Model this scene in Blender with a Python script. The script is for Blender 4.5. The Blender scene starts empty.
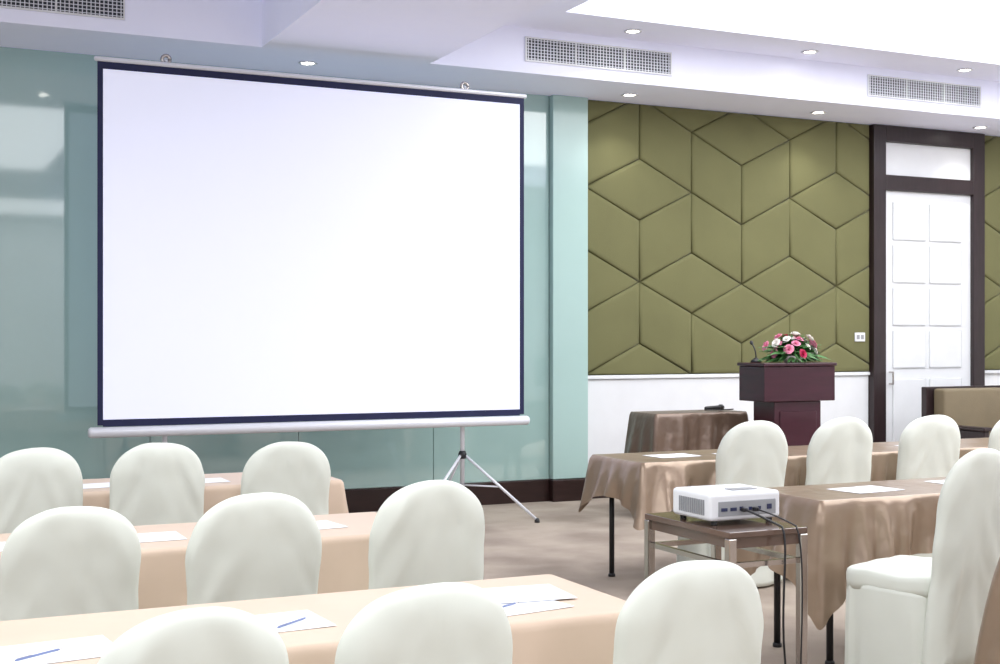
import bpy, bmesh, math, random
from mathutils import Vector, noise, Matrix

random.seed(7)
scene = bpy.context.scene
COL = scene.collection
scene.view_settings.view_transform = 'Standard'
scene.view_settings.look = 'None'

# ------------------------------------------------------------------ helpers
def lin(c):
    return tuple(((v/255)/12.92 if v/255 <= 0.04045 else (((v/255)+0.055)/1.055)**2.4) for v in c)

def mat(name, rgb, rough=0.6, metal=0.0, var=0.06, nscale=6.0, bump=0.0, bscale=60.0,
        emit=None, estr=0.0, sheen=0.0, coat=0.0, spec=0.5, stretch=(1, 1, 1), trans=0.0, bdist=0.01, bdet=6):
    m = bpy.data.materials.new(name)
    m.use_nodes = True
    nt = m.node_tree
    b = nt.nodes['Principled BSDF']
    b.inputs['Roughness'].default_value = rough
    b.inputs['Metallic'].default_value = metal
    b.inputs['Specular IOR Level'].default_value = spec
    b.inputs['Coat Weight'].default_value = coat
    b.inputs['Coat Roughness'].default_value = 0.05
    b.inputs['Sheen Weight'].default_value = sheen
    b.inputs['Transmission Weight'].default_value = trans
    tc = nt.nodes.new('ShaderNodeTexCoord')
    mp = nt.nodes.new('ShaderNodeMapping')
    mp.inputs['Scale'].default_value = stretch
    nt.links.new(tc.outputs['Object'], mp.inputs['Vector'])
    n = nt.nodes.new('ShaderNodeTexNoise')
    n.inputs['Scale'].default_value = nscale
    n.inputs['Detail'].default_value = 5
    nt.links.new(mp.outputs['Vector'], n.inputs['Vector'])
    r = nt.nodes.new('ShaderNodeValToRGB')
    c = lin(rgb)
    r.color_ramp.elements[0].position = 0.3
    r.color_ramp.elements[1].position = 0.7
    r.color_ramp.elements[0].color = tuple(v*(1-var) for v in c)+(1,)
    r.color_ramp.elements[1].color = tuple(min(1, v*(1+var)) for v in c)+(1,)
    nt.links.new(n.outputs['Fac'], r.inputs['Fac'])
    nt.links.new(r.outputs['Color'], b.inputs['Base Color'])
    if bump > 0:
        n2 = nt.nodes.new('ShaderNodeTexNoise')
        n2.inputs['Scale'].default_value = bscale
        n2.inputs['Detail'].default_value = bdet
        nt.links.new(mp.outputs['Vector'], n2.inputs['Vector'])
        bp = nt.nodes.new('ShaderNodeBump')
        bp.inputs['Strength'].default_value = bump
        bp.inputs['Distance'].default_value = bdist
        nt.links.new(n2.outputs['Fac'], bp.inputs['Height'])
        nt.links.new(bp.outputs['Normal'], b.inputs['Normal'])
    if emit is not None:
        b.inputs['Emission Color'].default_value = lin(emit)+(1,)
        b.inputs['Emission Strength'].default_value = estr
    return m

M = {}
M['wall'] = mat('wall_paint', (238, 239, 240), 0.6, bump=0.05)
M['ceil'] = mat('ceiling_paint_fill_glow', (234, 236, 254), 0.7, var=0.01, bump=0.02, emit=(232, 234, 255), estr=0.09)  # faint lavender emission stands in for ambient light on the ceiling
M['tray'] = mat('tray_ceiling_cove_glow', (250, 250, 255), 0.7, var=0.01, emit=(245, 248, 255), estr=1.6)  # tray surface glows itself, in place of cove lights shining on it
M['glass'] = mat('mint_back_painted_glass', (162, 192, 187), 0.05, var=0.05, nscale=0.8, spec=1.0, coat=1.0)
M['glass2'] = mat('mint_pilaster_glass', (174, 202, 197), 0.12, var=0.04, nscale=0.8, spec=0.5)
M['base'] = mat('dark_baseboard_wood', (42, 24, 22), 0.35, var=0.2, nscale=5, stretch=(1, 8, 8))
M['olive'] = mat('olive_padded_fabric', (108, 107, 68), 0.8, var=0.05, nscale=3, bump=0.2, bscale=160, sheen=0.1)
M['oliveback'] = mat('olive_backing', (66, 64, 38), 0.9)
M['white'] = mat('white_lacquer', (228, 230, 233), 0.4, var=0.02)
M['frame'] = mat('dark_door_wood', (44, 32, 34), 0.35, var=0.2, nscale=5, stretch=(8, 8, 1))
M['chair'] = mat('off_white_chair_cover', (222, 226, 216), 0.6, var=0.02, bump=0.35, bscale=6, bdist=0.03, bdet=1)
M['peach'] = mat('peach_tablecloth', (210, 187, 166), 0.5, var=0.03, bump=0.15, bscale=8, sheen=0.1, bdet=2)
M['bronze'] = mat('bronze_satin_cloth', (152, 131, 111), 0.30, metal=0.35, var=0.07, bump=0.45, bscale=6, spec=0.8, bdist=0.035, bdet=2)
M['bronze2'] = mat('brown_satin_cloth', (112, 92, 78), 0.3, metal=0.3, var=0.1, bump=0.5, bscale=8, spec=0.8, bdist=0.03, bdet=2)
M['black'] = mat('black_metal', (22, 22, 26), 0.4)
M['ply'] = mat('plywood_top', (150, 112, 80), 0.5, var=0.15, stretch=(1, 10, 10))
M['chrome'] = mat('chrome', (190, 184, 180), 0.18, metal=1.0, var=0.02)
M['alu'] = mat('silver_paint', (228, 230, 238), 0.35, metal=0.1, var=0.02)
M['brownglass'] = mat('brown_smoked_glass', (98, 78, 68), 0.12, var=0.05, coat=0.5)
M['screen'] = mat('projection_fabric_glow', (230, 233, 250), 0.85, var=0.005, emit=(228, 232, 255), estr=0.32)  # fabric glows slightly, in place of projected light
M['navy'] = mat('navy_black_border', (20, 26, 68), 0.7)
M['maroon'] = mat('dark_maroon_wood', (58, 22, 36), 0.28, var=0.15, nscale=4, stretch=(1, 1, 6), coat=0.2)
M['proj'] = mat('white_plastic', (232, 234, 238), 0.4, var=0.01)
M['grey'] = mat('grey_plastic', (150, 152, 156), 0.45)
M['dark'] = mat('dark_plastic', (30, 30, 34), 0.45)
M['blue'] = mat('blue_plastic', (110, 124, 165), 0.4)
M['port'] = mat('port_plastic', (40, 46, 80), 0.4)
M['paper'] = mat('white_paper', (240, 242, 248), 0.8, var=0.01)
M['sofa'] = mat('olive_brown_upholstery', (118, 106, 84), 0.7, var=0.06, bump=0.2, bscale=80)
M['leaf'] = mat('green_leaf', (62, 108, 54), 0.5, var=0.3, nscale=12)
M['pink'] = mat('pink_petal', (236, 150, 180), 0.6, var=0.1)
M['red'] = mat('crimson_petal', (196, 40, 90), 0.6, var=0.1)
M['cream'] = mat('cream_petal', (248, 244, 238), 0.6, var=0.03)
M['lamp'] = mat('lamp_lens', (255, 255, 255), 0.4, emit=(255, 250, 240), estr=20.0)
M['grillback'] = mat('duct_shadow', (62, 66, 74), 0.9)

def carpet():
    m = bpy.data.materials.new('carpet')
    m.use_nodes = True
    nt = m.node_tree
    b = nt.nodes['Principled BSDF']
    b.inputs['Roughness'].default_value = 0.95
    tc = nt.nodes.new('ShaderNodeTexCoord')
    v = nt.nodes.new('ShaderNodeTexVoronoi'); v.inputs['Scale'].default_value = 1.6
    n = nt.nodes.new('ShaderNodeTexNoise'); n.inputs['Scale'].default_value = 2.5; n.inputs['Detail'].default_value = 8
    n2 = nt.nodes.new('ShaderNodeTexNoise'); n2.inputs['Scale'].default_value = 220
    for k in (v, n, n2):
        nt.links.new(tc.outputs['Object'], k.inputs['Vector'])
    mx = nt.nodes.new('ShaderNodeMix'); mx.data_type = 'FLOAT'
    mx.inputs[0].default_value = 0.4
    nt.links.new(n.outputs['Fac'], mx.inputs[2]); nt.links.new(v.outputs['Distance'], mx.inputs[3])
    r = nt.nodes.new('ShaderNodeValToRGB')
    r.color_ramp.elements[0].position = 0.35; r.color_ramp.elements[1].position = 0.62
    r.color_ramp.elements[0].color = lin((146, 132, 120))+(1,)
    r.color_ramp.elements[1].color = lin((178, 164, 150))+(1,)
    nt.links.new(mx.outputs[0], r.inputs['Fac'])
    nt.links.new(r.outputs['Color'], b.inputs['Base Color'])
    bp = nt.nodes.new('ShaderNodeBump'); bp.inputs['Strength'].default_value = 0.5; bp.inputs['Distance'].default_value = 0.01
    nt.links.new(n2.outputs['Fac'], bp.inputs['Height']); nt.links.new(bp.outputs['Normal'], b.inputs['Normal'])
    return m
M['carpet'] = carpet()

def obj(name, me, mt, parent=None, loc=(0, 0, 0), rot=(0, 0, 0), smooth=False, **props):
    o = bpy.data.objects.new(name, me)
    o.location = loc
    o.rotation_euler = rot
    COL.objects.link(o)
    if me is not None and mt is not None and len(me.materials) == 0:
        me.materials.append(mt)
    if smooth and me is not None:
        for p in me.polygons:
            p.use_smooth = True
    if parent is not None:
        o.parent = parent
    for k, v in props.items():
        o[k] = v
    return o

def thing(name, label, category, loc=(0, 0, 0), rot=(0, 0, 0), group=None):
    e = bpy.data.objects.new(name, None)
    e.empty_display_size = 0.1
    e.location = loc
    e.rotation_euler = rot
    COL.objects.link(e)
    e['label'] = label
    e['category'] = category
    if group:
        e['group'] = group
    return e

def boxes(name, bl, bevel=0.0, segs=2):
    bm = bmesh.new()
    for (x0, x1, y0, y1, z0, z1) in bl:
        vs = [bm.verts.new((x, y, z)) for z in (z0, z1) for y in (y0, y1) for x in (x0, x1)]
        for f in ((0, 2, 3, 1), (4, 5, 7, 6), (0, 1, 5, 4), (2, 6, 7, 3), (0, 4, 6, 2), (1, 3, 7, 5)):
            bm.faces.new([vs[i] for i in f])
    if bevel > 0:
        bmesh.ops.bevel(bm, geom=list(bm.edges), offset=bevel, segments=segs, profile=0.5, affect='EDGES')
    bmesh.ops.recalc_face_normals(bm, faces=bm.faces)
    me = bpy.data.meshes.new(name)
    bm.to_mesh(me); bm.free()
    return me

def loft(name, rings, cap0=True, cap1=True, closed=True):
    n = len(rings[0])
    vs = [p for r in rings for p in r]
    fs = []
    for j in range(len(rings)-1):
        for i in range(n if closed else n-1):
            a = j*n+i; b = j*n+(i+1) % n
            fs.append((a, b, b+n, a+n))
    if cap0:
        fs.append(tuple(reversed(range(n))))
    if cap1:
        fs.append(tuple((len(rings)-1)*n+i for i in range(n)))
    me = bpy.data.meshes.new(name)
    me.from_pydata(vs, [], fs)
    me.update()
    bm = bmesh.new(); bm.from_mesh(me)
    bmesh.ops.recalc_face_normals(bm, faces=bm.faces)
    bm.to_mesh(me); bm.free()
    return me

def lathe(name, prof, n=24):
    rings = []
    for (r, z) in prof:
        rings.append([(r*math.cos(2*math.pi*i/n), r*math.sin(2*math.pi*i/n), z) for i in range(n)])
    return loft(name, rings)

def tube(name, pts, rad, n=10):
    pts = [Vector(p) for p in pts]
    rings = []
    up = Vector((0.3, 0.2, 0.9)).normalized()
    prev = None
    for i, p in enumerate(pts):
        t = (pts[min(i+1, len(pts)-1)]-pts[max(i-1, 0)]).normalized()
        if prev is None:
            a = t.cross(up)
            if a.length < 1e-3:
                a = t.cross(Vector((1, 0, 0)))
            a.normalize()
        else:
            a = (prev - t*prev.dot(t)).normalized()
        prev = a
        b = t.cross(a)
        rr = rad[i] if isinstance(rad, (list, tuple)) else rad
        rings.append([tuple(p+(a*math.cos(2*math.pi*k/n)+b*math.sin(2*math.pi*k/n))*rr) for k in range(n)])
    return loft(name, rings)

def bez(p0, p1, p2, p3, n=16):
    out = []
    p0, p1, p2, p3 = map(Vector, (p0, p1, p2, p3))
    for i in range(n+1):
        t = i/n
        out.append(p0*(1-t)**3+p1*3*t*(1-t)**2+p2*3*t*t*(1-t)+p3*t**3)
    return out

def join(name, meshes):
    bm = bmesh.new()
    for me in meshes:
        bm.from_mesh(me)
    me = bpy.data.meshes.new(name)
    bm.to_mesh(me); bm.free()
    return me

def xform(me, mtx):
    me.transform(mtx)
    return me

def copy_thing(root, loc, rotz=None, label=None):
    r = root.copy()
    r.location = loc
    if rotz is not None:
        r.rotation_euler = (0, 0, rotz)
    if label:
        r['label'] = label
    COL.objects.link(r)
    def rec(src, dst):
        for ch in src.children:
            c = ch.copy()
            c.parent = dst
            COL.objects.link(c)
            rec(ch, c)
    rec(root, r)
    return r

# ------------------------------------------------------------------ room shell
XL, XR, YF, YB = -3.0, 13.0, -3.5, 10.43
S = dict(kind='structure')
obj('floor', boxes('floor', [(XL, XR, YF, YB, -0.1, 0)]), M['carpet'], **S)
obj('wall_back', boxes('wall_back', [(XL, XR, YB, YB+0.2, 0, 4.6)]), M['wall'], **S)
obj('wall_left', boxes('wall_left', [(XL-0.2, XL, YF, YB+0.2, 0, 4.6)]), M['wall'], **S)
obj('wall_right', boxes('wall_right', [(XR, XR+0.2, YF, YB+0.2, 0, 4.6)]), M['wall'], **S)
obj('wall_front', boxes('wall_front', [(XL, XR, YF-0.2, YF, 0, 4.6)]), M['wall'], **S)

ZS, ZM, ZT = 3.65, 4.02, 4.34
TX0, TX1, TY0, TY1 = 4.79, 11.6, 1.5, 9.0
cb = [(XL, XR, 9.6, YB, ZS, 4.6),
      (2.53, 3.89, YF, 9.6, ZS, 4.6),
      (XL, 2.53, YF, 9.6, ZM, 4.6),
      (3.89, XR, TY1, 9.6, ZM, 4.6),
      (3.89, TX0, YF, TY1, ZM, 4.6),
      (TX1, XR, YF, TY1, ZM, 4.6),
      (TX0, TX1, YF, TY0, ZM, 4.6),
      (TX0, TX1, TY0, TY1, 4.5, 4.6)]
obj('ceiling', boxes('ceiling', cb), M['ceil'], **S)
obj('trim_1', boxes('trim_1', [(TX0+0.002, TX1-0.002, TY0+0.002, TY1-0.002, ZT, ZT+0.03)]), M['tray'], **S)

PX0, PX1 = 5.378, 5.736
gp = []
edges = [XL+0.02, -1.75, -0.55, 0.65, 1.85, 3.05, 4.25, PX0-0.003]
for a, b in zip(edges[:-1], edges[1:]):
    gp.append((a+0.003, b-0.003, YB-0.02, YB-0.001, 0.2, ZS-0.002))
obj('wall_glass', boxes('wall_glass', gp, 0.002, 1), M['glass'], **S)
obj('wall_pilaster', boxes('wall_pilaster', [(PX0, PX1, YB-0.09, YB-0.001, 0.2, ZS-0.002)], 0.004, 1), M['glass2'], **S)
obj('baseboard_back', boxes('baseboard_back', [(XL, PX0-0.01, YB-0.035, YB-0.001, 0, 0.195), (PX0-0.01, PX1+0.01, YB-0.11, YB-0.001, 0, 0.195),
                                               (PX1+0.01, 9.05, YB-0.035, YB-0.001, 0, 0.195), (10.57, XR, YB-0.035, YB-0.001, 0, 0.195)], 0.005, 1), M['base'], **S)
obj('trim_2', boxes('trim_2', [(PX1+0.002, 9.05, YB-0.035, YB-0.001, 1.09, 1.125), (10.57, XR, YB-0.035, YB-0.001, 1.09, 1.125)], 0.006, 2), M['white'], **S)
obj('trim_3', boxes('trim_3', [(PX1+0.01, 9.045, YB-0.012, YB-0.001, 0.20, 1.085)], 0.003, 1), M['white'], **S)

# padded olive wall tiles --------------------------------------------------
def clip(poly, x0, x1, z0, z1):
    def cut(poly, inside, inter):
        out = []
        for i in range(len(poly)):
            a, b = poly[i-1], poly[i]
            ia, ib = inside(a), inside(b)
            if ib:
                if not ia: out.append(inter(a, b))
                out.append(b)
            elif ia:
                out.append(inter(a, b))
        return out
    def ix(v):
        return lambda a, b: (v, a[1]+(b[1]-a[1])*(v-a[0])/(b[0]-a[0]))
    def iz(v):
        return lambda a, b: (a[0]+(b[0]-a[0])*(v-a[1])/(b[1]-a[1]), v)
    for ins, itr in ((lambda p: p[0] >= x0, ix(x0)), (lambda p: p[0] <= x1, ix(x1)),
                     (lambda p: p[1] >= z0, iz(z0)), (lambda p: p[1] <= z1, iz(z1))):
        if poly: poly = cut(poly, ins, itr)
    return poly

def parea(p):
    return sum(p[i][0]*p[(i+1) % len(p)][1]-p[(i+1) % len(p)][0]*p[i][1] for i in range(len(p)))/2

def inset(poly, d):
    n = len(poly)
    out = []
    for i in range(n):
        p0, p1, p2 = Vector(poly[i-1]), Vector(poly[i]), Vector(poly[(i+1) % n])
        e1 = (p1-p0).normalized(); e2 = (p2-p1).normalized()
        n1 = Vector((-e1.y, e1.x)); n2 = Vector((-e2.y, e2.x))
        k = (n1+n2)
        if k.length < 1e-3: return None
        k.normalize()
        q = p1+k*(d/max(0.2, k.dot(n1)))
        out.append((q.x, q.y))
    for i in range(n):
        e = Vector(poly[(i+1) % n])-Vector(poly[i])
        f = Vector(out[(i+1) % n])-Vector(out[i])
        if e.dot(f) <= 1e-5: return None
    return out

def clean(poly):
    out = []
    for p in poly:
        if not out or (Vector(p)-Vector(out[-1])).length > 0.012:
            out.append(p)
    if len(out) > 1 and (Vector(out[0])-Vector(out[-1])).length < 0.012:
        out.pop()
    res = []
    n = len(out)
    for i in range(n):
        a, b, c = Vector(out[i-1]), Vector(out[i]), Vector(out[(i+1) % n])
        u = (b-a).normalized(); v = (c-b).normalized()
        if abs(u.x*v.y-u.y*v.x) > 0.01:
            res.append(out[i])
    return res

A = 0.573; SX = 0.575; C0 = 6.315
def tile_polys(x0, x1, z0, z1, kmin, kmax):
    polys = []
    cx = lambda k: C0+k*SX
    def hset(c):
        if c % 4 == 0: base = 2.85
        elif c % 4 == 2: base = 3.423
        else: base = 1.99
        return [base+3*A*i for i in range(-4, 4)]
    for c in range(kmin, kmax+1):
        for z in hset(c):
            polys.append([(cx(c-1), z), (cx(c), z-A/2), (cx(c+1), z), (cx(c), z+A/2)])
    for k in range(kmin-1, kmax+1):
        tris = []
        for i in range(-10, 10):
            for c in (k, k+1):
                ctr = (2.85 if c % 2 == 0 else 2.5635)+i*A
                used = any(abs(ctr-h) < 0.03 for h in hset(c))
                tris.append((ctr, c, used))
        tris.sort(reverse=True)
        i = 0
        while i < len(tris) and not tris[i][2]: i += 1
        while i < len(tris)-1:
            if tris[i][2] or tris[i+1][2]:
                i += 1; continue
            (za, ca, _), (zb, cb_, _) = tris[i], tris[i+1]
            other = k+1 if ca == k else k
            polys.append([(cx(ca), za-A/2), (cx(ca), za+A/2), (cx(other), zb+A/2), (cx(other), zb-A/2)])
            i += 2
    res = []
    for p in polys:
        q = clip(p, x0, x1, z0, z1)
        q = clean(q)
        if len(q) >= 3:
            ar = parea(q)
            if ar < 0: q = q[::-1]
            if abs(ar) > 0.002: res.append(q)
    return res

def padded(name, x0, x1, z0, z1, kmin, kmax):
    bm = bmesh.new()
    for p in tile_polys(x0, x1, z0, z1, kmin, kmax):
        rings = []
        for d, y in ((0.002, -0.004), (0.004, -0.022), (0.010, -0.032), (0.020, -0.038), (0.045, -0.041)):
            q = inset(p, d)
            if q is None: break
            rings.append([bm.verts.new((a-x0, y, b-z0)) for a, b in q])
        if not rings: continue
        for r0, r1 in zip(rings[:-1], rings[1:]):
            n = len(r0)
            for i in range(n):
                bm.faces.new((r0[i], r0[(i+1) % n], r1[(i+1) % n], r1[i]))
        bm.faces.new(rings[-1])
    for f in bm.faces:
        f.normal_update()
        if f.normal.y > 0: f.normal_flip()
    me = bpy.data.meshes.new(name)
    bm.to_mesh(me); bm.free()
    return me

for (a0, a1, k0, k1, lb) in ((PX1+0.004, 9.045, -2, 6, 'olive padded wall panel with rhombus seams beside mint pilaster'),
                            (10.57, 12.98, 6, 13, 'olive padded wall panel with rhombus seams beyond the door')):
    t = thing('padded_wall_panel', lb, 'wall panel', (a0, YB-0.002, 1.127), group='padded wall panels')
    obj('padding', padded('padding', a0, a1, 1.127, ZS-0.003, k0, k1), M['olive'], t, smooth=True)
    obj('backing_board', boxes('backing_board', [(0, a1-a0, -0.008, 0, 0, ZS-0.003-1.127)]), M['oliveback'], t)

# door ---------------------------------------------------------------------
dl = obj('door_1', boxes('door_1', [(9.21, 10.40, YB-0.045, YB-0.005, 0.005, 2.985)], 0.003, 1), M['white'], **S)
pn = []
for r in range(4):
    for c in range(2):
        xa = 9.33+c*0.49; za = 1.16+r*0.44
        pn.append((xa, xa+0.44, YB-0.060, YB-0.046, za, za+0.39))
for c in range(2):
    xa = 9.33+c*0.49
    pn.append((xa, xa+0.44, YB-0.060, YB-0.046, 0.2, 1.05))
obj('door_panel', boxes('door_panel', pn, 0.012, 3), M['white'], dl)
obj('transom', boxes('transom', [(9.21, 10.40, YB-0.045, YB-0.005, 3.14, 3.48)], 0.004, 1), M['white'], dl)
obj('door_frame', boxes('door_frame', [(9.05, 9.21, YB-0.09, YB-0.001, 0, 3.645), (10.40, 10.56, YB-0.09, YB-0.001, 0, 3.645),
                                       (9.21, 10.40, YB-0.09, YB-0.001, 3.48, 3.645), (9.21, 10.40, YB-0.09, YB-0.001, 2.985, 3.14)], 0.006, 2), M['frame'], dl)
hd = join('h', [tube('a', [(9.29, YB-0.10, 1.0), (9.29, YB-0.10, 1.12)], 0.010), tube('b', [(9.29, YB-0.045, 1.0), (9.29, YB-0.10, 1.0)], 0.009), tube('c', [(9.29, YB-0.045, 1.12), (9.29, YB-0.10, 1.12)], 0.009)])
obj('door_handle', hd, M['chrome'], dl)

# ------------------------------------------------------------------ vents
def vent(x0, x1, z0, z1, label):
    t = thing('air_vent', label, 'air vent', (x0, 9.6, z0), group='ceiling air vents')
    w = x1-x0; h = z1-z0
    fr = [(0, w, -0.015, -0.001, 0, 0.014), (0, w, -0.015, -0.001, h-0.014, h), (0, 0.014, -0.015, -0.001, 0.014, h-0.014), (w-0.014, w, -0.015, -0.001, 0.014, h-0.014)]
    for k in (1, 2):
        fr.append((w*k/3-0.007, w*k/3+0.007, -0.015, -0.001, 0.014, h-0.014))
    obj('vent_frame', boxes('vent_frame', fr), M['white'], t)
    g = []
    n = 48
    for i in range(1, n):
        xx = w*i/n
        g.append((xx-0.003, xx+0.003, -0.012, -0.004, 0.012, h-0.012))
    for i in range(1, 8):
        zz = h*i/8
        g.append((0.012, w-0.012, -0.010, -0.004, zz-0.0025, zz+0.0025))
    obj('vent_grille', boxes('vent_grille', g), M['alu'], t)
    obj('duct_shade_sheet', boxes('duct_shade_sheet', [(0.01, w-0.01, -0.003, -0.0005, 0.01, h-0.01)]), M['grillback'], t)  # thin dark sheet stands in for the shade inside the duct
vent(4.73, 6.15, 3.745, 3.95, 'white egg-crate air grille in ceiling step')
vent(8.32, 9.74, 3.745, 3.95, 'white egg-crate air grille in ceiling step')
vent(0.11, 1.53, 3.745, 3.95, 'white egg-crate air grille in ceiling step')

# ------------------------------------------------------------------ downlights
def spot(x, y, z, p, size=1.9):
    l = bpy.data.lights.new('downlight_lamp', 'SPOT')
    l.energy = p; l.spot_size = size; l.spot_blend = 0.8; l.shadow_soft_size = 0.05
    l.color = (1.0, 0.97, 0.92)
    o = bpy.data.objects.new('downlight_lamp', l)
    o.location = (x, y, z)
    COL.objects.link(o)
    return o
dproto = None
for (x, y, z, p) in [(3.0, 9.98, ZS, 14), (6.0, 10.05, ZS, 20), (8.11, 10.05, ZS, 20), (10.2, 10.05, ZS, 20),
                  (5.59, 9.31, ZM, 20), (7.42, 9.31, ZM, 20), (9.25, 9.31, ZM, 20), (11.08, 9.31, ZM, 20),
                  (1.25, 7.9, ZM, 12), (1.45, 6.5, ZM, 12), (0.2, 7.9, ZM, 0), (0.2, 6.5, ZM, 0)]:
    if dproto is None:
        dproto = thing('downlight', 'round recessed white ceiling downlight, lit', 'ceiling light', (x, y, z), group='ceiling downlights')
        obj('trim_ring', lathe('trim_ring', [(0.055, -0.001), (0.075, -0.001), (0.078, -0.006), (0.07, -0.012), (0.055, -0.010), (0.052, -0.004)], 32), M['white'], dproto, smooth=True)
        obj('lens', lathe('lens', [(0.0005, -0.006), (0.03, -0.0065), (0.05, -0.004), (0.05, -0.002), (0.0005, -0.002)], 32), M['lamp'], dproto)
    else:
        copy_thing(dproto, (x, y, z))
    if p: spot(x, y, z-0.03, p)

# ------------------------------------------------------------------ projection screen
sx0, sx1, sz0, sz1, SY = 1.305, 4.66, 0.80, 3.41, 9.45
scr = thing('projection_screen', 'large blank white projection screen with navy border on tripod stands', 'projection screen', ((sx0+sx1)/2, SY, 0))
hw = (sx1-sx0)/2
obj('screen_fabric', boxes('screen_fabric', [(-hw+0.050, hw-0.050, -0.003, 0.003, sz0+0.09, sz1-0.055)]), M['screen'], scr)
obj('screen_border', boxes('screen_border', [(-hw+0.012, -hw+0.0495, -0.004, 0.004, sz0+0.05, sz1), (hw-0.0495, hw-0.012, -0.004, 0.004, sz0+0.05, sz1),
                                         (-hw+0.0495, hw-0.0495, -0.004, 0.004, sz0+0.04, sz0+0.0895), (-hw+0.0495, hw-0.0495, -0.004, 0.004, sz1-0.0545, sz1)]), M['navy'], scr)
obj('top_bar', xform(tube('top_bar', [(0, 0, -hw-0.01), (0, 0, -hw), (0, 0, hw), (0, 0, hw+0.01)], [0.012, 0.018, 0.018, 0.012], 14), Matrix.Translation((0, 0, sz1+0.013)) @ Matrix.Rotation(math.pi/2, 4, 'Y')), M['alu'], scr, smooth=True)
cas = tube('case', [(-hw-0.05, 0, 0), (-hw-0.035, 0, 0), (hw+0.015, 0, 0), (hw+0.03, 0, 0)], [0.028, 0.038, 0.038, 0.028], 18)
obj('roller_case', xform(cas, Matrix.Translation((0, 0, sz0))), M['alu'], scr, smooth=True)
for px in (1.80-(sx0+sx1)/2, 4.145-(sx0+sx1)/2):
    st = bpy.data.objects.new('tripod_stand', None); COL.objects.link(st); st.parent = scr; st.location = (px, 0.09, 0)
    obj('pole', join('pole', [tube('p1', [(0, 0, 0.27), (0, 0, 1.6)], 0.018, 14), tube('p2', [(0, 0, 1.55), (0, 0, 3.47)], 0.013, 14),
                              tube('p3', [(0, -0.0, 3.46), (0, -0.06, 3.46)], 0.012, 10), tube('p4', [(0, 0, sz0), (0, -0.06, sz0)], 0.014, 10)]), M['alu'], st, smooth=True)
    obj('collar', lathe('collar', [(0.018, 0.50), (0.032, 0.505), (0.034, 0.54), (0.026, 0.56), (0.018, 0.565)], 18), M['dark'], st, smooth=True)
    ho = tube('hook', [(0.028*math.cos(a), -0.045, 3.47+0.028*math.sin(a)) for a in [math.pi*2*i/16 for i in range(17)]], 0.014, 8)
    obj('hook', ho, M['chrome'], st, smooth=True)
    for k in range(3):
        ang = math.radians(-32+120*k)
        d = Vector((math.cos(ang), math.sin(ang), 0))
        obj('leg', tube('leg', [Vector((0, 0, 0.53))+d*0.02, Vector((0, 0, 0.02))+d*0.60], 0.0115, 10), M['alu'], st, smooth=True)
        obj('brace', tube('brace', [Vector((0, 0, 0.29))+d*0.018, Vector((0, 0, 0.28))+d*0.31], 0.007, 8), M['alu'], st, smooth=True)
        obj('foot', xform(lathe('foot', [(0.004, 0), (0.022, 0), (0.02, 0.02), (0.012, 0.035), (0.004, 0.036)], 14), Matrix.Translation(d*0.60)), M['dark'], st, smooth=True)

# ------------------------------------------------------------------ chairs
def sgp(v, e):
    return math.copysign(abs(v)**e, v)

def chair_back_mesh(seed, H=0.955):
    z0, z1 = 0.12, 0.76
    half = []
    for i in range(48):
        z = z0+i*(z1-z0)/48
        W = 0.208+0.008*math.sin((z-0.4)*4.0)
        if z < 0.5: W += (0.5-z)*0.09
        half.append((W, z))
    W1 = 0.208+0.008*math.sin((z1-0.4)*4.0)
    for i in range(31):
        a = (math.pi/2)*i/30
        half.append((W1*sgp(math.cos(a), 0.80), z1+(H-z1)*sgp(math.sin(a), 0.92)))
    half[-1] = (0.0, H)
    out = [(x, z) for x, z in half]+[(-x, z) for x, z in reversed(half[:-1])]
    m = 14
    out += [(-half[0][0]+2*half[0][0]*(i)/m, z0) for i in range(1, m)]
    cz = 0.55
    ss = [0.015]+[0.05*i for i in range(2, 17)]+[0.84, 0.88, 0.915, 0.945, 0.965, 0.985, 0.996, 1.0]
    def surf(x, z, s, side):
        t = 0.040*max(0.0, 1-s**9)**0.5
        if z < 0.45: t += 0.02*(0.45-z)/0.4*min(1, (1-s)*8)
        edge = min(1.0, (1-s)*7)
        f = noise.noise(Vector((x*8+seed*7.3, side*0.8+seed, z*1.8)))
        q = abs(x)*1.5+z*0.8
        g = noise.noise(Vector((q*12+seed*3.1, seed*2.2+sgp(x, 0.3)*0.4, (z-abs(x))*2.0)))
        rr = 0.018*f+0.010*g*(0.3+0.7*min(1, abs(x)/0.12))
        if z < 0.65: rr += 0.012*math.sin(x*52+seed*3+2.5*noise.noise(Vector((x*5, seed, z*3))))*(0.65-z)/0.5
        yc = -0.235-(max(0, z-0.42))*0.13 + (0.42-z)*0.02*(z < 0.42)
        y = yc+0.35*x*x+side*(t+rr*edge)
        dx = (0.009*noise.noise(Vector((seed*5, z*6, sgp(x, 0.2)*3)))+0.003*noise.noise(Vector((seed*2, z*14, sgp(x, .1)))))*s
        dz = 0.007*noise.noise(Vector((x*8, seed*9, 0)))*s*(1 if z > 0.7 else 0)
        return (x+dx, y, z+dz)
    rings = []
    for side, seq in ((1, ss), (-1, ss[::-1][1:])):
        for s in seq:
            rings.append([surf(x*s, cz+(z-cz)*s, s, side) for x, z in out])
    return loft('backrest', rings)

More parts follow.
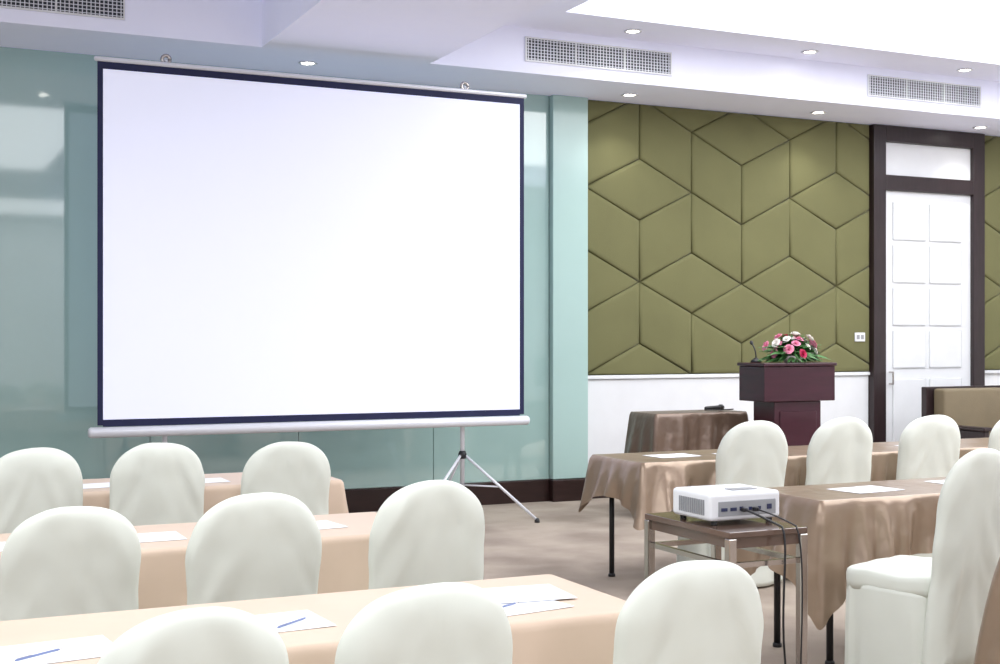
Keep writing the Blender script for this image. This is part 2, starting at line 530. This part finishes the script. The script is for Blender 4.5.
def chair_seat_mesh(seed):
    rings = []
    N = 72
    for (z, s) in ((0.41, 0.99), (0.44, 1.0), (0.465, 1.0), (0.48, 0.985), (0.488, 0.95), (0.493, 0.85), (0.497, 0.6), (0.499, 0.3), (0.5, 0.02)):
        ring = []
        for k in range(N):
            a = 2*math.pi*k/N
            x = 0.225*s*sgp(math.cos(a), 0.42); y = 0.225*s*sgp(math.sin(a), 0.42)
            ring.append((x, y, z-0.010+0.014*noise.noise(Vector((x*9, y*9, seed)))))
        rings.append(ring)
    return loft('seat', rings)

def chair_skirt_mesh(seed):
    rings = []
    N = 180
    L = 18
    for j in range(L+1):
        t = j/L
        z = 0.425-0.41*t
        s = 1.0+0.07*t
        ring = []
        for k in range(N):
            a = 2*math.pi*k/N
            x = 0.224*s*sgp(math.cos(a), 0.45); y = 0.224*s*sgp(math.sin(a), 0.45)-0.02*t
            f = 0.014*t**0.7*math.sin(a*10+seed*2+2.4*math.sin(a*3+seed)+0.8*t)+0.022*t*noise.noise(Vector((math.cos(a)*3.5, math.sin(a)*3.5, seed*4+t)))
            r = math.hypot(x, y)
            x *= 1+f/r; y *= 1+f/r
            ring.append((x, y, z+0.008*t*noise.noise(Vector((math.cos(a)*3, math.sin(a)*3, seed)))))
        rings.append(ring)
    return loft('skirt', rings, True, True)

def make_chair(seed, loc, rotz, label, group):
    t = thing('banquet_chair', label, 'chair', loc, (0, 0, rotz), group)
    obj('backrest', chair_back_mesh(seed), M['chair'], t, smooth=True)
    obj('seat', chair_seat_mesh(seed), M['chair'], t, smooth=True)
    obj('skirt', chair_skirt_mesh(seed), M['chair'], t, smooth=True)
    return t

BO = 0.29
LBL = 'banquet chair in cream fabric cover tucked at peach-clothed table'
LBR = 'banquet chair in cream fabric cover tucked at bronze-clothed table'
spec = [
    (0.545, 2.62, 0.02, LBL, 0.96, 0.955), (1.060, 2.60, -0.02, LBL, 0.96, 0.972), (1.735, 2.60, 0.0, LBL, 0.95, 0.972),
    (0.51, 4.24, 0.02, LBL, 1.0, 0.975), (1.080, 4.16, 0.0, LBL, 1.02, 1.0), (1.665, 4.08, -0.03, LBL, 0.96, 1.02),
    (0.585, 6.1, 0.0, LBL, 0.97, 1.02), (1.12, 6.08, 0.0, LBL, 1.0, 1.025), (1.730, 6.06, -0.03, LBL, 1.02, 1.01),
    (4.545, 6.2, 0.0, LBR, 1.12, 1.03), (5.185, 6.2, 0.02, LBR, 1.12, 1.03), (5.90, 6.2, -0.02, LBR, 1.12, 1.03), (6.64, 6.2, 0.0, LBR, 1.12, 1.03),
    (3.865, 3.87, 0.24, 'banquet chair in cream fabric cover pulled out from bronze-clothed table', 1.08, 1.065),
]
protos = {}
for i, (x, d, r, lb, kx, kz) in enumerate(spec):
    v = i % 5
    grp = 'cream covered banquet chairs'
    if v not in protos:
        protos[v] = make_chair(v*1.7+0.6, (x, d+BO, 0), r, lb, grp)
        c = protos[v]
    else:
        c = copy_thing(protos[v], (x, d+BO, 0), r, lb)
    c.scale = (kx, 1, kz)

# ------------------------------------------------------------------ tables and cloths
TZ = 0.742
def table(x0, x1, y0, y1, label, z=TZ, li=0.10):
    t = thing('banquet_table', label, 'table', ((x0+x1)/2, (y0+y1)/2, 0))
    hx, hy = (x1-x0)/2, (y1-y0)/2
    obj('tabletop', boxes('tabletop', [(-hx, hx, -hy, hy, z-0.025, z)], 0.004, 2), M['ply'], t)
    me = join('leg', [tube('l', [(0, 0, 0.012), (0, 0, z-0.026)], 0.016, 12), lathe('f', [(0.002, 0), (0.022, 0), (0.022, 0.014), (0.017, 0.02), (0.002, 0.021)], 14)])
    for a in (-1, 1):
        for b in (-1, 1):
            obj('leg', me, M['black'], t, loc=(a*(hx-li), b*(hy-0.07), 0), smooth=True)
        obj('crossbar', tube('cb', [(a*(hx-li), -hy+0.07, 0.64), (a*(hx-li), hy-0.07, 0.64)], 0.010, 10), M['black'], t, smooth=True)
    return t

def cloth(x0, x1, y0, y1, base, extra, mt, label, seed=0, z=TZ+0.004, fold=0.018, flare=0.06, cw=0.16):
    t0 = ((x0+x1)/2, (y0+y1)/2, 0)
    hx, hy = (x1-x0)/2+0.006, (y1-y0)/2+0.006
    r = 0.02
    per = []
    def side(p, q, n):
        L = (Vector(q)-Vector(p)).length
        m = max(2, int(L/0.015))
        for i in range(m):
            per.append((Vector(p).lerp(Vector(q), i/m), Vector(n)))
    def corner(c, a0):
        for i in range(8):
            a = a0+math.pi/2*i/8
            n = Vector((math.cos(a), math.sin(a)))
            per.append((Vector(c)+n*r, n))
    side((hx, -hy+r), (hx, hy-r), (1, 0)); corner((hx-r, hy-r), 0)
    side((hx-r, hy), (-hx+r, hy), (0, 1)); corner((-hx+r, hy-r), math.pi/2)
    side((-hx, hy-r), (-hx, -hy+r), (-1, 0)); corner((-hx+r, -hy+r), math.pi)
    side((-hx+r, -hy), (hx-r, -hy), (0, -1)); corner((hx-r, -hy+r), 1.5*math.pi)
    rings = []
    L = 18
    s = 0
    info = []
    for i, (p, n) in enumerate(per):
        if i: s += (p-per[i-1][0]).length
        cd = min(((p-Vector((a*hx, b*hy))).length, a, b) for a in (-1, 1) for b in (-1, 1))
        info.append((s, cd[0], Vector((cd[1], cd[2])).normalized()))
    rings.append([(p.x-n.x*0.014, p.y-n.y*0.014, z) for (p, n) in per])
    rings.append([(p.x-n.x*0.006, p.y-n.y*0.006, z-0.0005) for (p, n) in per])
    rings.append([(p.x-n.x*0.001, p.y-n.y*0.001, z-0.003) for (p, n) in per])
    for j in range(1, L+1):
        t = j/L
        ring = []
        for (p, n), (s, d, cd) in zip(per, info):
            hem = base+extra*math.exp(-d/cw)+0.012*math.sin(s*2.3+seed)
            w = math.exp(-(d/0.14)**2)
            amp = fold*t**0.7*(0.75+0.5*noise.noise(Vector((s*1.5, seed*3.3, 0))))
            f = amp*(1+math.sin(s*19+seed+2.8*math.sin(s*2.9+seed)+1.6*t))*0.9
            f += fold*0.45*t*math.sin(s*47+seed*2+math.sin(s*7)+1.5*t)
            out = 0.005+max(0.0, f)+0.01*t
            q = p+n*out+cd*(w*flare*t**0.8)
            ring.append((q.x, q.y, z-0.004-hem*t))
        rings.append(ring)
    me = loft('cloth', rings, True, False)
    o = obj('tablecloth', me, mt, None, t0, smooth=True, label=label, category='tablecloth')
    for p in me.polygons:
        if len(p.vertices) > 4: p.use_smooth = False
    return o

LTX0 = -0.7
for (y0, y1, x1, li) in ((2.92, 3.48, 1.80, 0.42), (4.47, 5.05, 1.80, 0.40), (6.27, 6.85, 2.06, 0.035)):
    table(LTX0, x1, y0, y1, 'long narrow folding table under a peach cloth', li=li)
    cloth(LTX0, x1, y0, y1, 0.215, 0.0, M['peach'], 'smooth peach tablecloth draped over long seminar table', seed=y0, fold=0.010, flare=0.015)
table(3.91, 7.9, 6.40, 7.0, 'long narrow folding table with black legs under bronze cloth')
cloth(3.91, 7.9, 6.40, 7.0, 0.205, 0.17, M['bronze'], 'bronze satin tablecloth draped over long table near podium', seed=1.3, fold=0.042, flare=0.06, cw=0.11)
table(3.70, 6.9, 4.56, 5.08, 'long narrow folding table with black legs under bronze cloth')
cloth(3.70, 6.9, 4.56, 5.08, 0.24, 0.32, M['bronze'], 'bronze satin tablecloth with low hanging corner behind projector', seed=2.9, fold=0.048, flare=0.08)
table(3.66, 6.2, 2.90, 3.46, 'long narrow folding table with black legs under bronze cloth')
cloth(3.66, 6.2, 2.90, 3.46, 0.28, 0.34, M['bronze'], 'bronze satin tablecloth draped beside the pulled-out chair', seed=4.1, fold=0.042, flare=0.12)

# side table by podium
sd = thing('side_table', 'small wooden side table beside podium under brown satin cloth', 'table', (6.02, 9.13, 0))
obj('tabletop', boxes('tt', [(-0.43, 0.43, -0.19, 0.19, 0.82, 0.85)], 0.004, 2), M['ply'], sd)
for a in (-1, 1):
    for b in (-1, 1):
        obj('leg', boxes('leg', [(-0.02, 0.02, -0.02, 0.02, 0, 0.819)], 0.004, 1), M['ply'], sd, loc=(a*0.40, b*0.15, 0))
cloth(5.58, 6.46, 8.93, 9.33, 0.36, 0.12, M['bronze2'], 'brown satin cloth gathered over small side table', seed=5.5, z=0.855, fold=0.03, flare=0.04)

# ------------------------------------------------------------------ podium
pd = thing('podium', 'dark maroon wooden lectern with wide top box', 'podium', (6.59, 8.56, 0))
obj('lectern_top', boxes('lectern_top', [(-0.35, 0.35, -0.17, 0.17, 0.96, 1.240), (-0.362, 0.362, -0.182, 0.182, 1.241, 1.268)], 0.006, 2), M['maroon'], pd)
obj('column', boxes('column', [(-0.23, 0.23, -0.14, 0.14, 0.09, 0.959)], 0.006, 2), M['maroon'], pd)
obj('front_panel', boxes('front_panel', [(-0.18, 0.18, -0.148, -0.141, 0.18, 0.88)], 0.003, 1), M['maroon'], pd)
obj('plinth', boxes('plinth', [(-0.31, 0.31, -0.18, 0.18, 0.0, 0.089)], 0.008, 2), M['maroon'], pd)
mic = thing('gooseneck_microphone', 'black gooseneck microphone standing on the podium top', 'microphone', (6.335, 8.63, 1.269))
obj('mic_base', lathe('mb', [(0.002, 0), (0.045, 0), (0.045, 0.012), (0.02, 0.03), (0.008, 0.04), (0.002, 0.04)], 20), M['black'], mic, smooth=True)
pts = bez((0, 0, 0.035), (0, 0, 0.10), (-0.01, 0.02, 0.13), (0.0, 0.05, 0.15))
obj('gooseneck', tube('gn', pts, 0.006, 8), M['black'], mic, smooth=True)
obj('capsule', tube('cp', [(-0.001, 0.048, 0.148), (0.0, 0.055, 0.152), (0.01, 0.078, 0.165), (0.012, 0.085, 0.168)], [0.006, 0.013, 0.014, 0.006], 12), M['dark'], mic, smooth=True)

# flowers
fl = thing('flower_arrangement', 'pink, crimson and white flowers with green leaves on podium', 'flowers', (6.595, 8.50, 1.269))
obj('flower_bowl', lathe('fb', [(0.002, 0), (0.06, 0), (0.08, 0.02), (0.085, 0.05), (0.075, 0.055), (0.002, 0.05)], 24), M['cream'], fl, smooth=True)
def leafmesh():
    bm = bmesh.new()
    rnd = random.Random(3)
    for i in range(280):
        az = rnd.uniform(0, 2*math.pi); el = rnd.uniform(-0.15, 1.4)
        L = rnd.uniform(0.19, 0.31)*(1.0 if el < 0.6 else 0.85)
        d = Vector((math.cos(az)*math.cos(el)*1.2, math.sin(az)*math.cos(el)*0.6, math.sin(el)))
        s = d.cross(Vector((0, 0, 1)))
        if s.length < 0.05: s = Vector((1, 0, 0))
        s.normalize()
        s = (Matrix.Rotation(rnd.uniform(-0.9, 0.9), 3, d) @ s)
        o = Vector((0, 0, 0.05))
        W = rnd.uniform(0.010, 0.02)
        prev = None
        for k in range(6):
            t = k/5
            c = o+d*(L*(0.2+0.8*t))+Vector((0, 0, -0.07*t*t))
            w = W*math.sin(math.pi*min(0.98, 0.12+0.86*t))
            cur = (bm.verts.new(c-s*w), bm.verts.new(c+Vector((0, 0, 0.004))), bm.verts.new(c+s*w))
            if prev:
                bm.faces.new((prev[0], prev[1], cur[1], cur[0])); bm.faces.new((prev[1], prev[2], cur[2], cur[1]))
            prev = cur
    for v in bm.verts:
        if v.co.z < 0.004: v.co.z = 0.004
    me = bpy.data.meshes.new('leaves'); bm.to_mesh(me); bm.free()
    return me
obj('foliage', leafmesh(), M['leaf'], fl, smooth=True)
def rose(name):
    bm = bmesh.new()
    for layer, (n, r, tilt, h) in enumerate(((3, 0.012, 0.15, 0.026), (4, 0.019, 0.35, 0.026), (5, 0.027, 0.7, 0.024), (6, 0.034, 1.1, 0.020))):
        for k in range(n):
            a0 = 2*math.pi*k/n+layer*0.6
            rows = []
            for i in range(5):
                t = i/4
                row = []
                for j in range(5):
                    u = (j/4-0.5)*2
                    a = a0+u*(math.pi/n)*1.15*(0.5+0.5*math.sin(math.pi*(0.15+0.75*t)))
                    rr = 0.004+(r-0.004)*t**(0.8)+(0.006*math.sin(tilt)*t*t)
                    zz = h*t*math.cos(tilt*t)*(1-0.18*u*u*t)
                    row.append(bm.verts.new((rr*math.cos(a), rr*math.sin(a), zz)))
                rows.append(row)
            for i in range(4):
                for j in range(4):
                    bm.faces.new((rows[i][j], rows[i][j+1], rows[i+1][j+1], rows[i+1][j]))
    me = bpy.data.meshes.new(name); bm.to_mesh(me); bm.free()
    return me
rm = {}
for k in ('pink', 'red', 'cream'):
    rm[k] = rose('rose_'+k); rm[k].materials.append(M[k])
rnd = random.Random(12)
for i in range(32):
    k = rnd.choice(('pink', 'cream', 'red', 'cream', 'pink', 'cream'))
    az = i*2.39996; el = 0.10+1.35*((i+0.5)/32)
    d = Vector((math.cos(az)*math.cos(el)*1.75, math.sin(az)*math.cos(el)*0.8, math.sin(el)*1.3+0.02))
    p = Vector((0, 0, 0.03))+d*rnd.uniform(0.11, 0.160)
    q = d.normalized().to_track_quat('Z', 'Y')
    o = obj('blossom', rm[k], None, fl, loc=p, smooth=True)
    o.rotation_euler = q.to_euler()
    o.scale = (rnd.uniform(0.8, 1.2),)*3

# microphone on side table
hm = thing('handheld_microphone', 'black handheld microphone lying on draped side table', 'microphone', (6.24, 9.08, 0.883), (0, 0, 0.3))
obj('mic_body', tube('mbd', [(-0.12, 0, 0), (-0.11, 0, 0), (0.05, 0, 0), (0.07, 0, 0)], [0.010, 0.015, 0.019, 0.021], 14), M['dark'], hm, smooth=True)
obj('mic_head', tube('mh', [(0.068, 0, 0), (0.08, 0, 0), (0.10, 0, 0), (0.115, 0, 0), (0.122, 0, 0)], [0.02, 0.026, 0.026, 0.018, 0.006], 16), M['dark'], hm, smooth=True)
mc = thing('microphone_cable', 'thin black microphone cable trailing over side table', 'cable', (6.24, 9.08, 0.86))
obj('cable', tube('mcb', bez((-0.12, -0.04, 0.012), (-0.2, -0.10, 0.01), (0.1, -0.13, 0.012), (0.15, -0.06, 0.012), 20), 0.005, 8), M['black'], mc, smooth=True)

# wall socket
ws = thing('wall_socket', 'white double wall socket plate on olive padding', 'wall socket', (8.90, YB-0.045, 1.48))
obj('plate', boxes('pl', [(-0.065, 0.065, -0.012, 0, -0.045, 0.045)], 0.004, 2), M['white'], ws)
obj('socket_insert', boxes('si', [(-0.045, -0.008, -0.015, -0.0125, -0.022, 0.022)], 0.001, 1), M['grey'], ws)
obj('socket_insert', boxes('si', [(0.008, 0.045, -0.015, -0.0125, -0.022, 0.022)], 0.001, 1), M['grey'], ws)

# ------------------------------------------------------------------ sofa
sf = thing('sofa', 'olive-brown upholstered sofa with dark wooden frame by door', 'sofa', (9.86, 9.2, 0))
obj('sofa_frame', boxes('sf', [(-0.88, -0.82, -0.40, 0.40, 0, 0.62), (0.82, 0.88, -0.40, 0.40, 0, 0.62), (-0.88, 0.88, 0.33, 0.40, 0.18, 1.0),
                               (-0.82, 0.82, -0.38, -0.33, 0.16, 0.26), (-0.90, -0.80, -0.42, 0.32, 0.621, 0.655), (0.80, 0.90, -0.42, 0.32, 0.621, 0.655), (-0.82, 0.82, -0.33, 0.33, 0.18, 0.22)], 0.008, 2), M['frame'], sf)
for a in (-0.405, 0.405):
    obj('seat_cushion', boxes('sc', [(a-0.40, a+0.40, -0.37, 0.20, 0.265, 0.43)], 0.045, 4), M['sofa'], sf, smooth=True)
    obj('back_cushion', boxes('bc', [(a-0.402, a+0.402, 0.16, 0.325, 0.435, 0.985)], 0.03, 4), M['sofa'], sf, smooth=True)

# ------------------------------------------------------------------ projector trolley
px0, px1, py0, py1, pz = 2.62, 2.955, 3.72, 4.28, 0.785
pt = thing('projector_table', 'small chrome-legged table with smoked brown glass top', 'table', ((px0+px1)/2, (py0+py1)/2, 0))
hx, hy = (px1-px0)/2, (py1-py0)/2
obj('tabletop', boxes('pt', [(-hx, hx, -hy, hy, pz-0.022, pz)], 0.004, 2), M['brownglass'], pt)
def sqframe(z, w, h=None):
    h = h or w
    i = hx-0.015; j = hy-0.015
    return [(-i, i, -j, -j+w, z-h, z), (-i, i, j-w, j, z-h, z), (-i, -i+w, -j+w, j-w, z-h, z), (i-w, i, -j+w, j-w, z-h, z)]
obj('apron_frame', boxes('af', sqframe(pz-0.024, 0.014, 0.035)), M['brownglass'], pt)
obj('lower_frame', boxes('lf', sqframe(pz-0.11, 0.018)), M['chrome'], pt)
obj('shelf', boxes('sh', [(-hx+0.035, hx-0.035, -hy+0.035, hy-0.035, 0.22, 0.232)], 0.002, 1), M['brownglass'], pt)
obj('shelf_frame', boxes('sfr', sqframe(0.219, 0.02)), M['chrome'], pt)
for a in (-1, 1):
    for b in (-1, 1):
        obj('leg', boxes('lg', [(-0.016, 0.016, -0.016, 0.016, 0.0, pz-0.0235)], 0.003, 1), M['chrome'], pt, loc=(a*(hx-0.015), b*(hy-0.015), 0))

# projector
pj = thing('projector', 'white video projector with rear ports on chrome table', 'projector', (2.80, 4.0, pz+0.001))
fm = lathe('x', [(0.002, 0), (0.012, 0), (0.012, 0.014), (0.002, 0.0145)], 12)
for a in (-0.12, 0.12):
    for b in (-0.10, 0.10):
        obj('foot', fm, M['dark'], pj, loc=(a, b, 0))
obj('housing', boxes('hs', [(-0.155, 0.155, -0.125, 0.125, 0.015, 0.115)], 0.014, 4), M['proj'], pj, smooth=False)
obj('port_panel', boxes('pp', [(-0.12, 0.13, -0.1285, -0.1255, 0.032, 0.085)], 0.001, 1), M['grey'], pj)
for k, (w, h) in enumerate(((0.026, 0.012), (0.026, 0.012), (0.014, 0.014), (0.012, 0.012), (0.012, 0.012), (0.02, 0.018))):
    xx = -0.11+k*0.04
    obj('port', boxes('po', [(xx, xx+w, -0.1315, -0.129, 0.05, 0.05+h)]), M['port'], pj)
gl = [(-0.1585, -0.1555, -0.09+k*0.012, -0.084+k*0.012, 0.035, 0.09) for k in range(14)]
obj('side_vent', boxes('sv', gl), M['grey'], pj)
obj('control_pad', boxes('cpd', [(-0.02, 0.09, -0.07, -0.02, 0.1155, 0.118)], 0.001, 1), M['grey'], pj)
obj('lens', xform(lathe('ln', [(0.002, 0), (0.04, 0), (0.043, 0.02), (0.036, 0.03), (0.033, 0.015), (0.002, 0.01)], 24), Matrix.Translation((-0.07, 0.126, 0.065)) @ Matrix.Rotation(-math.pi/2, 4, 'X')), M['dark'], pj, smooth=True)
for k, (dx, r) in enumerate(((-0.02, 0.0042), (0.03, 0.0030))):
    c0 = Vector((2.80+dx, 4.0-0.132, pz+0.055))
    cb1 = thing('projector_cable', 'black cable hanging from projector down to the floor', 'cable', c0, group='projector cables')
    p1 = bez((0, 0, 0), (0, -0.05, 0.0), (0.02+0.02*k, -0.10, -0.02), (0.05+0.01*k, -0.165, -0.045), 12)
    p2 = bez((0.05+0.01*k, -0.165, -0.045), (0.06+0.01*k, -0.195, -0.10), (0.02+0.05*k, -0.19, -0.3), (0.05+0.02*k, -0.18, -0.5), 10)
    p3 = bez((0.05+0.02*k, -0.18, -0.5), (0.07, -0.17, -0.65), (0.06+0.02*k, -0.20, -pz-0.03), (0.12+0.03*k, -0.32, -pz-0.055+0.008), 10)
    obj('cable', tube('pc', p1+p2[1:]+p3[1:], r, 8), M['black'], cb1, smooth=True)
    obj('plug', boxes('plg', [(-0.009, 0.009, -0.022, -0.001, -0.007, 0.007)], 0.002, 1), M['dark'], cb1)

# ------------------------------------------------------------------ papers and pens
def paper(x, y, rz, z=TZ+0.005, w=0.21, h=0.297, label='blank white sheet of paper on tablecloth'):
    t = thing('paper_sheet', label, 'paper', (x, y, z), (0, 0, rz), 'papers on the tables')
    bm = bmesh.new()
    n = 8
    top = [[bm.verts.new((-h/2+h*i/n, -w/2+w*j/n, 0.0012+0.003*abs(i/n-0.5)**2*(1 if j < 4 else 0.4))) for i in range(n+1)] for j in range(n+1)]
    for j in range(n):
        for i in range(n):
            bm.faces.new((top[j][i], top[j][i+1], top[j+1][i+1], top[j+1][i]))
    r = bmesh.ops.extrude_face_region(bm, geom=list(bm.faces))
    for v in r['geom']:
        if isinstance(v, bmesh.types.BMVert): v.co.z -= 0.001
    bmesh.ops.recalc_face_normals(bm, faces=bm.faces)
    me = bpy.data.meshes.new('sheet'); bm.to_mesh(me); bm.free()
    obj('sheet', me, M['paper'], t)
def pen(x, y, rz, z=TZ+0.012):
    t = thing('ballpoint_pen', 'slim blue ballpoint pen lying on paper', 'pen', (x, y, z), (0, 0, rz), 'pens on the tables')
    obj('barrel', tube('br', [(-0.065, 0, 0), (-0.06, 0, 0), (0.05, 0, 0), (0.055, 0, 0)], [0.002, 0.0028, 0.0028, 0.002], 10), M['blue'], t, smooth=True)
    obj('tip', tube('tp', [(0.055, 0, 0), (0.07, 0, 0)], [0.002, 0.0008], 10), M['chrome'], t, smooth=True)
    obj('clip', boxes('cl', [(-0.06, -0.02, -0.0008, 0.0008, 0.0029, 0.0038)]), M['chrome'], t)
for (x, y, r) in ((0.32, 3.08, 0.1), (0.84, 3.16, 0.05), (1.47, 3.10, 0.15), (1.55, 3.22, -0.1),
                  (0.80, 4.72, 0.0), (1.40, 4.75, 0.1), (0.30, 4.72, 0.0),
                  (1.38, 6.5, 0.0), (0.86, 6.5, 0.1),
                  (4.15, 4.80, 0.1), (4.80, 4.85, 0.0), (5.4, 4.8, 0.1),
                  (4.75, 6.62, 0.0), (5.5, 6.62, 0.1), (6.2, 6.62, 0.0), (4.3, 6.7, 0.05)):
    zoff = 0.003 if (x, y) == (1.55, 3.22) else 0
    paper(x, y, r, TZ+0.005+zoff)
for (x, y, r) in ((0.30, 3.04, 0.6), (0.90, 3.12, 0.7), (1.45, 3.07, 0.5)):
    pen(x, y, r)

# ------------------------------------------------------------------ lights
def area(name, loc, sx, sy, p, rot=(0, 0, 0), col=(1, 1, 1)):
    l = bpy.data.lights.new(name, 'AREA')
    l.shape = 'RECTANGLE'; l.size = sx; l.size_y = sy; l.energy = p; l.color = col
    o = bpy.data.objects.new(name, l)
    o.location = loc; o.rotation_euler = rot
    COL.objects.link(o)
    return o
area('ceiling_fill', (8.2, 5.2, ZT-0.01), 6.4, 7.0, 380, col=(0.95, 0.98, 1.0))  # area light carries the tray's brightness down into the room
area('ceiling_fill', (-0.2, 2.9, ZM-0.01), 4.6, 5.6, 225, col=(0.94, 0.975, 1.0))  # added fill light over the left bay, no visible fixture
area('ceiling_fill', (4.0, -1.9, ZS-0.01), 9.0, 2.6, 185, col=(0.96, 0.98, 1.0))  # added fill light behind the camera, out of view

w = bpy.data.worlds.new('world'); scene.world = w
w.use_nodes = True
w.node_tree.nodes['Background'].inputs[0].default_value = (0.9, 0.92, 1, 1)
w.node_tree.nodes['Background'].inputs[1].default_value = 0.4

# ------------------------------------------------------------------ camera
cam = bpy.data.cameras.new('camera')
cam.sensor_width = 36; cam.lens = 46.8; cam.shift_y = 0.008
co = bpy.data.objects.new('camera', cam)
co.location = (0, 0, 1.45)
co.rotation_euler = (math.pi/2, 0, -math.atan(1300/2770))
COL.objects.link(co)
scene.camera = co
